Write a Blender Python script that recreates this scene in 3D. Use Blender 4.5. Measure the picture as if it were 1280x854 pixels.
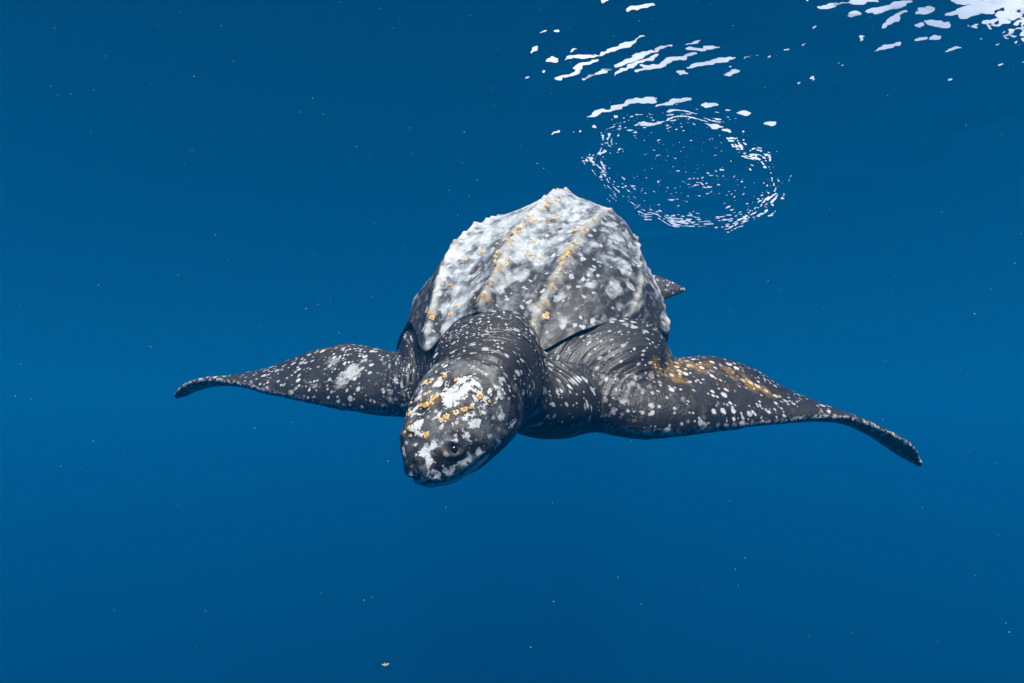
import bpy, math, random
import numpy as np
from mathutils import Vector, kdtree
from mathutils.bvhtree import BVHTree

sc = bpy.context.scene
for o in list(bpy.data.objects):
    bpy.data.objects.remove(o)
COL = sc.collection

# ------------------------------------------------------------------ camera
PITCH = math.radians(6.0)           # the photographer looks slightly up
DEPTH = 1.6                         # metres below the sea surface
FPX = 856.0                         # focal length in pixels of the 1280 px wide photograph
CAM = np.array([0.0, 0.0, -DEPTH])
FWD = np.array([0.0, math.cos(PITCH), math.sin(PITCH)])
UPV = np.array([0.0, -math.sin(PITCH), math.cos(PITCH)])
RGT = np.array([1.0, 0.0, 0.0])
cd = bpy.data.cameras.new('camera')
cam = bpy.data.objects.new('camera', cd)
COL.objects.link(cam)
cam.location = CAM
cam.rotation_euler = (math.pi / 2 + PITCH, 0, 0)
cd.sensor_width = 36.0
cd.lens = FPX / 1280.0 * 36.0
cd.clip_start = 0.01
cd.clip_end = 1000.0
sc.camera = cam

# ------------------------------------------------------------------ sky, sun, exposure
SUN_EL, SUN_AZ = math.radians(60.0), math.radians(176.0)   # azimuth measured clockwise from +Y
wd = bpy.data.worlds.new('World')
sc.world = wd
wd.use_nodes = True
nt = wd.node_tree
nt.nodes.clear()
w_out = nt.nodes.new('ShaderNodeOutputWorld')
w_bg = nt.nodes.new('ShaderNodeBackground')
w_sky = nt.nodes.new('ShaderNodeTexSky')
w_sky.sky_type = 'NISHITA'
w_sky.sun_disc = False
w_sky.sun_elevation = SUN_EL
w_sky.sun_rotation = SUN_AZ
w_sky.dust_density = 2.0
w_bg.inputs['Strength'].default_value = 0.15
# thin bright high cloud spread over the whole sky
w_tc = nt.nodes.new('ShaderNodeTexCoord')
w_no = nt.nodes.new('ShaderNodeTexNoise')
w_no.inputs['Scale'].default_value = 3.0
w_no.inputs['Detail'].default_value = 6.0
w_mr = nt.nodes.new('ShaderNodeMapRange')
w_mr.inputs['From Min'].default_value = 0.25
w_mr.inputs['From Max'].default_value = 0.6
w_mx = nt.nodes.new('ShaderNodeMix')
w_mx.data_type = 'RGBA'
nt.links.new(w_tc.outputs['Generated'], w_no.inputs['Vector'])
nt.links.new(w_no.outputs['Fac'], w_mr.inputs['Value'])
nt.links.new(w_mr.outputs['Result'], w_mx.inputs['Factor'])
nt.links.new(w_sky.outputs['Color'], w_mx.inputs['A'])
w_mx.inputs['B'].default_value = (6.0, 6.3, 6.7, 1)
nt.links.new(w_mx.outputs['Result'], w_bg.inputs['Color'])
nt.links.new(w_bg.outputs['Background'], w_out.inputs['Surface'])

sd = bpy.data.lights.new('sun', 'SUN')
sun = bpy.data.objects.new('sun', sd)
COL.objects.link(sun)
sd.energy = 5.0
sd.angle = math.radians(0.5)
sd.color = (1.0, 0.965, 0.91)
_sv = Vector((math.sin(SUN_AZ) * math.cos(SUN_EL), math.cos(SUN_AZ) * math.cos(SUN_EL), math.sin(SUN_EL)))
sun.rotation_euler = (-_sv).to_track_quat('-Z', 'Y').to_euler()

sc.view_settings.view_transform = 'Standard'
sc.view_settings.look = 'None'
sc.view_settings.exposure = 0.65
sc.view_settings.gamma = 1.0
sc.view_settings.use_curve_mapping = False
sc.render.engine = 'CYCLES'
sc.cycles.use_denoising = True
sc.cycles.max_bounces = 10
sc.cycles.volume_bounces = 1
sc.cycles.transparent_max_bounces = 12
sc.cycles.caustics_reflective = False
sc.cycles.caustics_refractive = False

# ------------------------------------------------------------------ helpers
def P(px, py, d):
    """photo pixel + distance along the view axis -> world point"""
    return CAM + d * (FWD + (px - 640.0) / FPX * RGT + (427.0 - py) / FPX * UPV)

def proj(p):
    q = np.asarray(p) - CAM
    d = q @ FWD
    return 640 + FPX * (q @ RGT) / d, 427 - FPX * (q @ UPV) / d

def camdir(v):
    """camera-frame (right, forward, up) vector -> world"""
    return v[0] * RGT + v[1] * FWD + v[2] * UPV

def unit(v):
    v = np.asarray(v, float)
    return v / np.linalg.norm(v)

_rng = np.random.RandomState(7)
_TAB = _rng.rand(64, 64, 64)

def vnoise(p):
    """smooth value noise in -1..1, p is (N,3)"""
    i = np.floor(p).astype(int)
    f = p - i
    f = f * f * f * (f * (f * 6 - 15) + 10)
    r = 0
    for dx in (0, 1):
        for dy in (0, 1):
            for dz in (0, 1):
                w = (f[:, 0] if dx else 1 - f[:, 0]) * (f[:, 1] if dy else 1 - f[:, 1]) * (f[:, 2] if dz else 1 - f[:, 2])
                r = r + w * _TAB[(i[:, 0] + dx) & 63, (i[:, 1] + dy) & 63, (i[:, 2] + dz) & 63]
    return r * 2 - 1

def fbm(p, o=4):
    a, s, r = 1.0, 0.0, 0
    for _ in range(o):
        r = r + a * vnoise(p)
        s += a
        a *= 0.5
        p = p * 2.03 + 11.7
    return r / s

def crspline(c, n, closed=False):
    """Catmull-Rom through the first axis of c; n samples for every span"""
    c = np.asarray(c, float)
    m = len(c)
    if closed:
        g = lambda k: c[k % m]
        spans = m
    else:
        g = lambda k: c[k] if 0 <= k < m else (2 * c[0] - c[1] if k < 0 else 2 * c[-1] - c[-2])
        spans = m - 1
    out = []
    for k in range(spans):
        p0, p1, p2, p3 = g(k - 1), g(k), g(k + 1), g(k + 2)
        for j in range(n):
            t = j / n
            out.append(0.5 * (2 * p1 + (p2 - p0) * t + (2 * p0 - 5 * p1 + 4 * p2 - p3) * t * t + (3 * p1 - p0 - 3 * p2 + p3) * t ** 3))
    if not closed:
        out.append(c[-1])
    return np.array(out)

def grid_faces(nr, nc, closed=True):
    r, c = np.meshgrid(np.arange(nr - 1), np.arange(nc if closed else nc - 1), indexing='ij')
    c2 = (c + 1) % nc
    return np.stack([r * nc + c, r * nc + c2, (r + 1) * nc + c2, (r + 1) * nc + c], -1).reshape(-1, 4)

def loft(rings, sub=8):
    """closed skin through rings (R,N,3); returns verts, faces (list), along, around in metres"""
    g = crspline(rings, sub)
    nr, nc = g.shape[:2]
    cen = g.mean(1)
    al = np.concatenate([[0], np.cumsum(np.linalg.norm(np.diff(cen, axis=0), axis=1))])
    seg = np.linalg.norm(np.roll(g, -1, 1) - g, axis=2)
    ar = np.concatenate([np.zeros((nr, 1)), np.cumsum(seg, 1)[:, :-1]], 1)
    ar = ar - ar[:, nc // 2:nc // 2 + 1]
    faces = grid_faces(nr, nc).tolist()
    v = np.concatenate([g.reshape(-1, 3), cen[:1], cen[-1:]])
    a, b = nr * nc, nr * nc + 1
    for k in range(nc):
        faces.append([a, (k + 1) % nc, k])
        faces.append([b, (nr - 1) * nc + k, (nr - 1) * nc + (k + 1) % nc])
    alv = np.concatenate([np.repeat(al, nc), al[:1], al[-1:]])
    arv = np.concatenate([ar.reshape(-1), [0, 0]])
    return v, faces, alv, arv

def mesh_obj(name, v, f, mat=None, parent=None, smooth=True):
    me = bpy.data.meshes.new(name)
    v = np.ascontiguousarray(v, dtype=np.float32)
    if isinstance(f, np.ndarray):
        me.vertices.add(len(v))
        me.vertices.foreach_set('co', v.ravel())
        k = f.shape[1]
        me.loops.add(f.size)
        me.loops.foreach_set('vertex_index', f.astype(np.int32).ravel())
        me.polygons.add(len(f))
        me.polygons.foreach_set('loop_start', (np.arange(len(f)) * k).astype(np.int32))
        me.update(calc_edges=True)
    else:
        me.from_pydata(v.tolist(), [], f)
    me.polygons.foreach_set('use_smooth', np.full(len(me.polygons), smooth))
    me.update()
    o = bpy.data.objects.new(name, me)
    COL.objects.link(o)
    if mat:
        me.materials.append(mat)
    if parent:
        o.parent = parent
    return o

def set_attr(me, name, arr):
    arr = np.asarray(arr, np.float32)
    if arr.ndim == 1:
        a = me.attributes.new(name, 'FLOAT', 'POINT')
        a.data.foreach_set('value', arr)
    else:
        a = me.attributes.new(name, 'FLOAT_VECTOR', 'POINT')
        a.data.foreach_set('vector', arr.ravel())

def co_of(me):
    a = np.empty(len(me.vertices) * 3, np.float32)
    me.vertices.foreach_get('co', a)
    return a.reshape(-1, 3).astype(float)

def no_of(me):
    a = np.empty(len(me.vertices) * 3, np.float32)
    me.vertex_normals.foreach_get('vector', a)
    return a.reshape(-1, 3).astype(float)

def set_co(me, v):
    me.vertices.foreach_set('co', np.asarray(v, np.float32).ravel())
    me.update()

def sstep(a, b, x):
    t = np.clip((x - a) / (b - a), 0, 1)
    return t * t * (3 - 2 * t)

# ------------------------------------------------------------------ material helpers
class NT:
    def __init__(self, name):
        self.m = bpy.data.materials.new(name)
        self.m.use_nodes = True
        self.t = self.m.node_tree
        self.t.nodes.clear()
        self.out = self.t.nodes.new('ShaderNodeOutputMaterial')
    def n(self, typ, **kw):
        nd = self.t.nodes.new('ShaderNode' + typ)
        for k, v in kw.items():
            setattr(nd, k, v)
        return nd
    def l(self, a, b):
        self.t.links.new(a, b)
    def put(self, sock, v):
        if hasattr(v, 'is_output'):
            self.l(v, sock)
        else:
            sock.default_value = v
    def attr(self, name, out='Fac'):
        nd = self.n('Attribute', attribute_name=name)
        return nd.outputs[out]
    def math(self, op, a, b=0.0, c=None, clamp=False):
        nd = self.n('Math', operation=op, use_clamp=clamp)
        self.put(nd.inputs[0], a)
        self.put(nd.inputs[1], b)
        if c is not None:
            self.put(nd.inputs[2], c)
        return nd.outputs[0]
    def vmath(self, op, a, b):
        nd = self.n('VectorMath', operation=op)
        self.put(nd.inputs[0], a)
        self.put(nd.inputs[1], b)
        return nd.outputs[0]
    def step(self, v, a, b):
        nd = self.n('MapRange', interpolation_type='SMOOTHSTEP')
        self.put(nd.inputs['Value'], v)
        self.put(nd.inputs['From Min'], a)
        self.put(nd.inputs['From Max'], b)
        return nd.outputs['Result']
    def noise(self, vec, scale, detail=4.0, rough=0.55, out='Fac'):
        nd = self.n('TexNoise')
        self.put(nd.inputs['Vector'], vec)
        nd.inputs['Scale'].default_value = scale
        nd.inputs['Detail'].default_value = detail
        nd.inputs['Roughness'].default_value = rough
        return nd.outputs[out]
    def voro(self, vec, scale, rnd=1.0, dim='3D', feature='F1'):
        nd = self.n('TexVoronoi', voronoi_dimensions=dim, feature=feature)
        self.put(nd.inputs['Vector'], vec)
        nd.inputs['Scale'].default_value = scale
        nd.inputs['Randomness'].default_value = rnd
        return nd.outputs['Distance'], nd.outputs['Color']
    def mix(self, f, a, b):
        nd = self.n('Mix', data_type='RGBA')
        self.put(nd.inputs['Factor'], f)
        self.put(nd.inputs['A'], a)
        self.put(nd.inputs['B'], b)
        return nd.outputs['Result']
    def mixf(self, f, a, b):
        nd = self.n('Mix', data_type='FLOAT')
        self.put(nd.inputs['Factor'], f)
        self.put(nd.inputs['A'], a)
        self.put(nd.inputs['B'], b)
        return nd.outputs['Result']
    def warp(self, vec, scale, amt, detail=3.0):
        c = self.noise(vec, scale, detail, out='Color')
        d = self.vmath('SUBTRACT', c, (0.5, 0.5, 0.5))
        d = self.vmath('MULTIPLY', d, (amt, amt, amt))
        return self.vmath('ADD', vec, d)
    def principled(self, col, rough, height=None, bump=0.3, dist=0.01, spec=0.4):
        b = self.n('BsdfPrincipled')
        self.put(b.inputs['Base Color'], col)
        self.put(b.inputs['Roughness'], rough)
        self.put(b.inputs['Specular IOR Level'], spec)
        if height is not None:
            bm = self.n('Bump')
            bm.inputs['Strength'].default_value = bump
            bm.inputs['Distance'].default_value = dist
            self.l(height, bm.inputs['Height'])
            self.l(bm.outputs['Normal'], b.inputs['Normal'])
        self.l(b.outputs[0], self.out.inputs['Surface'])
        return b

# ------------------------------------------------------------------ water surface
def surf_xy(px, py):
    d = FWD + (np.asarray(px, float)[..., None] - 640) / FPX * RGT + (427 - np.asarray(py, float)[..., None]) / FPX * UPV
    t = DEPTH / d[..., 2]
    return t * d[..., 0], t * d[..., 1]

def filt_noise(shape, step, lx, ly, seed, band=0.45):
    """band-passed noise whose features are about lx by ly metres; unit std"""
    r = np.random.RandomState(seed)
    f = np.fft.fft2(r.randn(*shape))
    ky = np.fft.fftfreq(shape[0], step)[:, None] * ly
    kx = np.fft.fftfreq(shape[1], step)[None, :] * lx
    k = np.hypot(kx, ky)
    f = f * np.exp(-((k - 0.5) / band) ** 2) * (k > 0.03)
    h = np.real(np.fft.ifft2(f))
    return h / h.std()

def build_surface():
    step = 0.005
    x0, x1, y0, y1 = 0.02, 2.75, 2.2, 7.2
    nx, ny = int((x1 - x0) / step), int((y1 - y0) / step)
    xs = x0 + np.arange(nx) * step
    ys = y0 + np.arange(ny) * step
    X, Y = np.meshgrid(xs, ys)
    h = np.zeros_like(X)
    # slow swell and weak ripple everywhere
    h += 0.0022 * filt_noise(X.shape, step, 0.5, 0.45, 3)
    h += 0.00035 * filt_noise(X.shape, step, 0.16, 0.10, 4)
    # Steep little wave faces: each bright patch of sky is a face tilted towards the diver. Their slope is kept as
    # fine relief (a tilt of the surface normal) on the gently waved sheet.
    AZ = np.arange(-0.02, 0.86, 0.0011)
    RG = np.arange(2.0, 7.8, 0.0045)
    A, G = np.meshgrid(AZ, RG)
    xx, yy = G * np.sin(A), G * np.cos(A)
    cz = yy * FWD[1] + DEPTH * FWD[2]
    PX = 640 + FPX * xx / cz
    PY = 427 - FPX * (yy * UPV[1] + DEPTH * UPV[2]) / cz
    def tex(lx, ly, seed, band=0.5):
        """noise streaks lx by ly (in photo pixels), looked up where each point of the water is seen"""
        r_ = 0.5
        im = filt_noise((int(380 / r_), int(680 / r_)), r_, lx, ly, seed, band)
        u = np.clip((PX - 630) / r_, 0, im.shape[1] - 2); w = np.clip((PY + 20) / r_, 0, im.shape[0] - 2)
        iu, iw = u.astype(int), w.astype(int)
        fu, fw = u - iu, w - iw
        return (im[iw, iu] * (1 - fu) + im[iw, iu + 1] * fu) * (1 - fw) + (im[iw + 1, iu] * (1 - fu) + im[iw + 1, iu + 1] * fu) * fw
    wx = 2.0 * tex(26, 9, 5) + 0.8 * tex(8, 4, 15)
    wy = 0.9 * tex(26, 9, 6) + 0.55 * tex(8, 3.5, 16)
    M = np.zeros_like(PX)
    def face(px, py, qx, qy, w):
        nonlocal M
        ax, ay = PX + wx - px, PY + wy - py
        dx, dy = qx - px, qy - py
        ln = max(math.hypot(dx, dy), 1e-3)
        t = (ax * dx + ay * dy) / (ln * ln)
        tc = np.clip(t, 0, 1)
        d = np.hypot(ax - tc * dx, ay - tc * dy)
        half = w * 0.34 * (0.45 + 0.70 * np.sin(np.clip(t * 0.85 + 0.1, 0, 1) * math.pi)) if ln > 12 else w * 0.34
        M = np.maximum(M, sstep(1.5, -1.4, d - half))
    segs = [(707, 72, 752, 67, 6), (750, 67, 806, 45, 7), (700, 100, 746, 74, 10), (728, 99, 836, 55, 10), (766, 93, 826, 68, 7),
            (798, 88, 870, 67, 10), (861, 83, 917, 71, 10), (903, 93, 925, 88, 9), (844, 91, 861, 90, 6), (858, 57, 876, 50, 6),
            (860, 62, 880, 61, 5), (882, 60, 901, 57, 5), (663, 65, 676, 58, 6), (683, 75, 698, 72, 5), (731, 145, 790, 129, 7),
            (782, 128, 821, 123, 9), (820, 130, 867, 124, 9), (875, 130, 900, 130, 10), (922, 140, 937, 141, 10), (951, 154, 967, 153, 7),
            (932, 72, 942, 71, 5), (942, 68, 951, 67, 4), (787, 12, 815, 6, 8), (1090, 63, 1124, 55, 7),
            (1025, 9, 1062, 3, 10), (1058, 4, 1094, -1, 11), (1060, 18, 1077, 18, 10), (1088, 15, 1140, 2, 13), (1107, 33, 1129, 15, 12),
            (1142, 16, 1169, 9, 10), (1141, 32, 1154, 30, 8), (1160, 29, 1187, 31, 11), (1163, 47, 1173, 47, 12), (1141, 50, 1156, 48, 6),
            (1179, 65, 1196, 59, 6), (1181, 17, 1200, 14, 7), (1195, 2, 1226, 2, 12), (1208, 32, 1224, 31, 8),
            (1200, 18, 1290, -10, 24), (1232, 30, 1310, 0, 26), (1256, 44, 1330, 10, 26), (1275, 52, 1340, 30, 18)]
    for sg in segs:
        face(*sg)
    for px, py in [(662, 96), (679, 91), (730, 61), (717, 62), (680, 40), (695, 39), (1004, 54), (1050, 81), (998, 106), (1018, 99), (1018, 34),
                   (1077, 48), (1186, 98), (1232, 64), (1246, 57), (1263, 64), (1228, 46), (1279, 77), (918, 83), (911, 136), (1252, 80),
                   (757, 1), (1008, 1), (960, 70), (985, 60), (716, 168), (728, 164), (694, 166), (744, 158), (768, 146)]:
        face(px - 2, py + .7, px + 2, py - .7, 3.6)
    corner = np.exp(-(((PX - 1262) / 40) ** 2 + ((PY - 45) / 26) ** 2))
    M = np.clip(M - 0.9 * corner * sstep(0.1, 0.7, tex(8, 5, 51)), 0, 1)
    # broken ring of small ripples left where the turtle breathed
    cx0, cy0 = 858.0, 209.0
    ca, sa = math.cos(math.radians(12)), math.sin(math.radians(12))
    EX = ((PX - cx0) * ca + (PY - cy0) * sa) / 116.0
    EY = (-(PX - cx0) * sa + (PY - cy0) * ca) / 75.0
    RHO = np.hypot(EX, EY) + 0.035 * tex(40, 30, 21)
    PHI = np.degrees(np.arctan2(-EY, EX)) % 360        # 0 right, 90 far side
    def sector(c, w):
        d = np.abs((PHI - c + 180) % 360 - 180)
        return np.exp(-(d / w) ** 4)
    def band(r, w):
        return np.exp(-((RHO - r) / w) ** 2)
    env = 1.05 * band(0.98, 0.10) * sector(345, 42) + 0.6 * band(0.93, 0.06) * sector(28, 20)
    env += 0.80 * band(0.93, 0.11) * sector(180, 42)
    env += 0.85 * band(0.94, 0.09) * sector(235, 42)
    env += 0.75 * band(0.90, 0.11) * sector(290, 42)
    env += 0.85 * band(0.80, 0.05) * sector(33, 24)
    env += 0.42 * np.exp(-(RHO / 0.85) ** 6)
    env += 0.22 * np.exp(-((RHO - 0.98) / .16) ** 2)
    TU, TV = np.radians(PHI) * 100.0, RHO * 80.0
    def tan_tex(lx, ly, seed):
        im = filt_noise((400, 1400), 0.5, lx, ly, seed, 0.5)
        u = np.clip(TU / 0.5, 0, 1398); w = np.clip(TV / 0.5, 0, 398)
        iu, iw = u.astype(int), w.astype(int)
        fu, fw = u - iu, w - iw
        return (im[iw, iu] * (1 - fu) + im[iw, iu + 1] * fu) * (1 - fw) + (im[iw + 1, iu] * (1 - fu) + im[iw + 1, iu + 1] * fu) * fw
    fl = 0.75 * tan_tex(15, 2.0, 61) + 0.5 * tan_tex(7, 1.8, 62)
    fl += 0.40 * tex(8, 1.9, 31) + 0.45 * tex(4.2, 1.6, 32) + 0.34 * tex(34, 18, 41)
    MR = (sstep(0.06, 0.16, env) * 0.95 * sstep(0.0, 0.35, fl - (2.50 - 2.15 * np.clip(env, 0, 1.08))))
    # thin concentric crests along its far rim
    top = sector(95, 66) * np.exp(-((RHO - 0.83) / 0.13) ** 4)
    ph = (RHO + 0.012 * tex(50, 10, 43)) * 2 * math.pi / 0.068
    ar = 0.8 * np.sin(ph) + 0.55 * tex(14, 2.0, 44) + 0.3 * tex(5, 1.7, 46) + 0.45 * tex(40, 8, 45) - 0.25 + 1.3 * np.exp(-((RHO - 0.735) / 0.025) ** 2)
    MR = np.maximum(MR, sstep(0.30, 0.80, ar * top))
    e = np.arctan2(DEPTH, G)
    need = np.tan(np.clip(math.radians(41.6) - e, 0, None))
    sl = np.maximum(M * (need + 0.13 + 0.10 * np.clip(tex(30, 12, 72), -1, 1.5)), MR * (need + 0.12 + 0.09 * np.clip(tex(20, 9, 71), -.4, 1.5)))
    dr = RG[1] - RG[0]
    # back onto the square grid
    gr = np.clip((np.hypot(X, Y) - RG[0]) / dr, 0, len(RG) - 2.001)
    ga = np.clip((np.arctan2(X, Y) - AZ[0]) / (AZ[1] - AZ[0]), 0, len(AZ) - 2.001)
    ir, ia = gr.astype(int), ga.astype(int)
    fr_, fa = gr - ir, ga - ia
    SL = (sl[ir, ia] * (1 - fa) + sl[ir, ia + 1] * fa) * (1 - fr_) + (sl[ir + 1, ia] * (1 - fa) + sl[ir + 1, ia + 1] * fa) * fr_
    hy = np.hypot(X, Y)
    tilt = np.stack([SL * X / hy, SL * Y / hy, 0 * X], -1).reshape(-1, 3)
    edge = np.minimum.reduce([(X - x0), (xs[-1] - X), (Y - y0), (ys[-1] - Y)])
    h *= np.clip(edge / 0.08, 0, 1)
    v = np.stack([X, Y, h], -1).reshape(-1, 3)
    f = grid_faces(ny, nx, closed=False)
    # the calm sea around, out to where the water swallows it, welded to the fine patch
    border = [(xs[0], ys[0]), (xs[-1], ys[0]), (xs[-1], ys[-1]), (xs[0], ys[-1])]
    R = 250.0
    base = len(v)
    outer = np.array([(-R, -R, 0), (R, -R, 0), (R, R, 0), (-R, R, 0)])
    v = np.concatenate([v, outer])
    ring = [0, nx - 1, ny * nx - 1, (ny - 1) * nx]
    extra = [[base + k, base + (k + 1) % 4, ring[(k + 1) % 4], ring[k]] for k in range(4)]
    return v, np.concatenate([f, np.array(extra)]), np.concatenate([tilt, np.zeros((4, 3))])

def water_surface_mat():
    m = NT('water_surface')
    tc = m.n('TexCoord')
    n1 = m.noise(tc.outputs['Object'], 9.0, 2.0)
    n2 = m.noise(tc.outputs['Object'], 1.3, 2.0)
    hsum = m.math('ADD', m.math('MULTIPLY', n1, 0.012), m.math('MULTIPLY', n2, 0.10))
    bump = m.n('Bump')
    bump.inputs['Strength'].default_value = 0.25
    bump.inputs['Distance'].default_value = 0.12
    m.l(hsum, bump.inputs['Height'])
    fr = m.n('Fresnel')
    fr.inputs['IOR'].default_value = 1.333
    geo = m.n('NewGeometry')
    flip = m.math('MULTIPLY_ADD', geo.outputs['Backfacing'], -2.0, 1.0)      # the tilt is stored for the upper side
    tv = m.n('VectorMath', operation='SCALE')
    m.l(m.attr('tilt', 'Vector'), tv.inputs[0]); m.l(flip, tv.inputs['Scale'])
    nn = m.n('VectorMath', operation='NORMALIZE')
    m.l(m.vmath('ADD', bump.outputs['Normal'], tv.outputs[0]), nn.inputs[0])
    m.l(nn.outputs[0], fr.inputs['Normal'])
    tr = m.n('BsdfTransparent')
    gl = m.n('BsdfGlossy')
    gl.inputs['Roughness'].default_value = 0.02
    m.l(bump.outputs['Normal'], gl.inputs['Normal'])
    mx = m.n('MixShader')
    m.l(fr.outputs[0], mx.inputs['Fac'])
    m.l(tr.outputs[0], mx.inputs[1])
    m.l(gl.outputs[0], mx.inputs[2])
    m.l(mx.outputs[0], m.out.inputs['Surface'])
    return m.m

_v, _f, _tilt = build_surface()
ws = mesh_obj('water_surface', _v, _f, water_surface_mat())
set_attr(ws.data, 'tilt', _tilt)
ws['kind'] = 'structure'
ws['label'] = 'rippled underside of the sea surface with bright sky patches'

# ------------------------------------------------------------------ the water itself: one closed box of even haze
def build_haze():
    m = NT('sea_water_haze')
    pv = m.n('VolumePrincipled')
    pv.inputs['Color'].default_value = (0.001, 0.196, 0.475, 1)
    pv.inputs['Density'].default_value = 0.055
    pv.inputs['Anisotropy'].default_value = 0.25
    m.l(pv.outputs[0], m.out.inputs['Volume'])
    a, b, t = 260.0, -200.0, 0.15
    v = np.array([(-a, -a, b), (a, -a, b), (a, a, b), (-a, a, b), (-a, -a, t), (a, -a, t), (a, a, t), (-a, a, t)])
    f = [[0, 3, 2, 1], [4, 5, 6, 7], [0, 1, 5, 4], [1, 2, 6, 5], [2, 3, 7, 6], [3, 0, 4, 7]]
    o = mesh_obj('haze', v, f, m.m, smooth=False)
    o['kind'] = 'stuff'
    o['label'] = 'clear deep blue sea water filling the whole scene'
    o['category'] = 'water'
build_haze()

# ------------------------------------------------------------------ the turtle
ORI = P(650, 470, 2.2)
turtle = bpy.data.objects.new('sea_turtle', None)
COL.objects.link(turtle)
turtle.location = ORI
turtle['label'] = 'leatherback sea turtle with white speckled black skin swimming below the surface'
turtle['category'] = 'turtle'

# body frame: b runs from the front edge of the shell to the tail
B_ = unit(camdir((0.295, 0.912, 0.283)))
U_ = camdir((0, 0, 1)); U_ = unit(U_ - (U_ @ B_) * B_)
S_ = np.cross(B_, U_)
O_ = CAM + camdir((-0.05, 2.0, 0.0))
def body(s, u, side):
    return O_ + s * B_ + u * U_ + side * S_

# ---- carapace: columns of (s, u, side) from front margin to tail
def shell_columns():
    k0 = [(0.00, .085, 0), (.25, .185, 0), (.5, .265, 0), (.72, .315, 0), (.90, .345, 0), (1.15, .30, 0), (1.4, .17, 0), (1.6, .02, 0)]
    k1 = [(.015, .056, .09), (.26, .156, .105), (.5, .236, .115), (.74, .297, .11), (.93, .317, .10), (1.17, .255, .075), (1.41, .145, .04), (1.6, .018, .004)]
    k2 = [(-.035, -.02, .172), (.25, .135, .215), (.5, .225, .235), (.75, .268, .225), (.96, .262, .195), (1.2, .215, .14), (1.42, .12, .07), (1.6, .016, .008)]
    k3 = [(.09, .005, .275), (.33, .106, .318), (.56, .176, .333), (.80, .220, .315), (1.02, .213, .265), (1.24, .16, .185), (1.44, .09, .09), (1.6, .013, .011)]
    k4 = [(.24, -.005, .365), (.42, .060, .390), (.63, .115, .392), (.86, .138, .36), (1.08, .135, .31), (1.28, .11, .215), (1.46, .065, .105), (1.6, .01, .013)]
    k5 = [(.37, -.085, .465), (.53, -.035, .462), (.72, .01, .435), (.93, .04, .388), (1.13, .05, .33), (1.32, .045, .225), (1.48, .03, .11), (1.6, .005, .014)]
    k6 = [(.40, -.20, .415), (.55, -.175, .43), (.73, -.135, .415), (.94, -.095, .37), (1.14, -.06, .295), (1.33, -.03, .20), (1.49, -.01, .095), (1.6, -.002, .012)]
    k7 = [(.34, -.29, .25), (.5, -.28, .27), (.7, -.235, .26), (.92, -.18, .23), (1.13, -.12, .18), (1.33, -.07, .12), (1.49, -.03, .06), (1.6, -.006, .007)]
    k8 = [(.30, -.32, 0), (.48, -.31, 0), (.68, -.265, 0), (.9, -.205, 0), (1.12, -.14, 0), (1.32, -.085, 0), (1.49, -.04, 0), (1.6, -.01, 0)]
    right = [k0, k1, k2, k3, k4, k5, k6, k7, k8]
    left = [[(a, u, -w) for a, u, w in k] for k in (k7, k6, k5, k4, k3, k2, k1)]
    q = [0, 1, 2, 3, 4, 5, 6, 7, 8, -7, -6, -5, -4, -3, -2, -1]
    return np.array(right + left), q          # (16, 8, 3)

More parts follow.
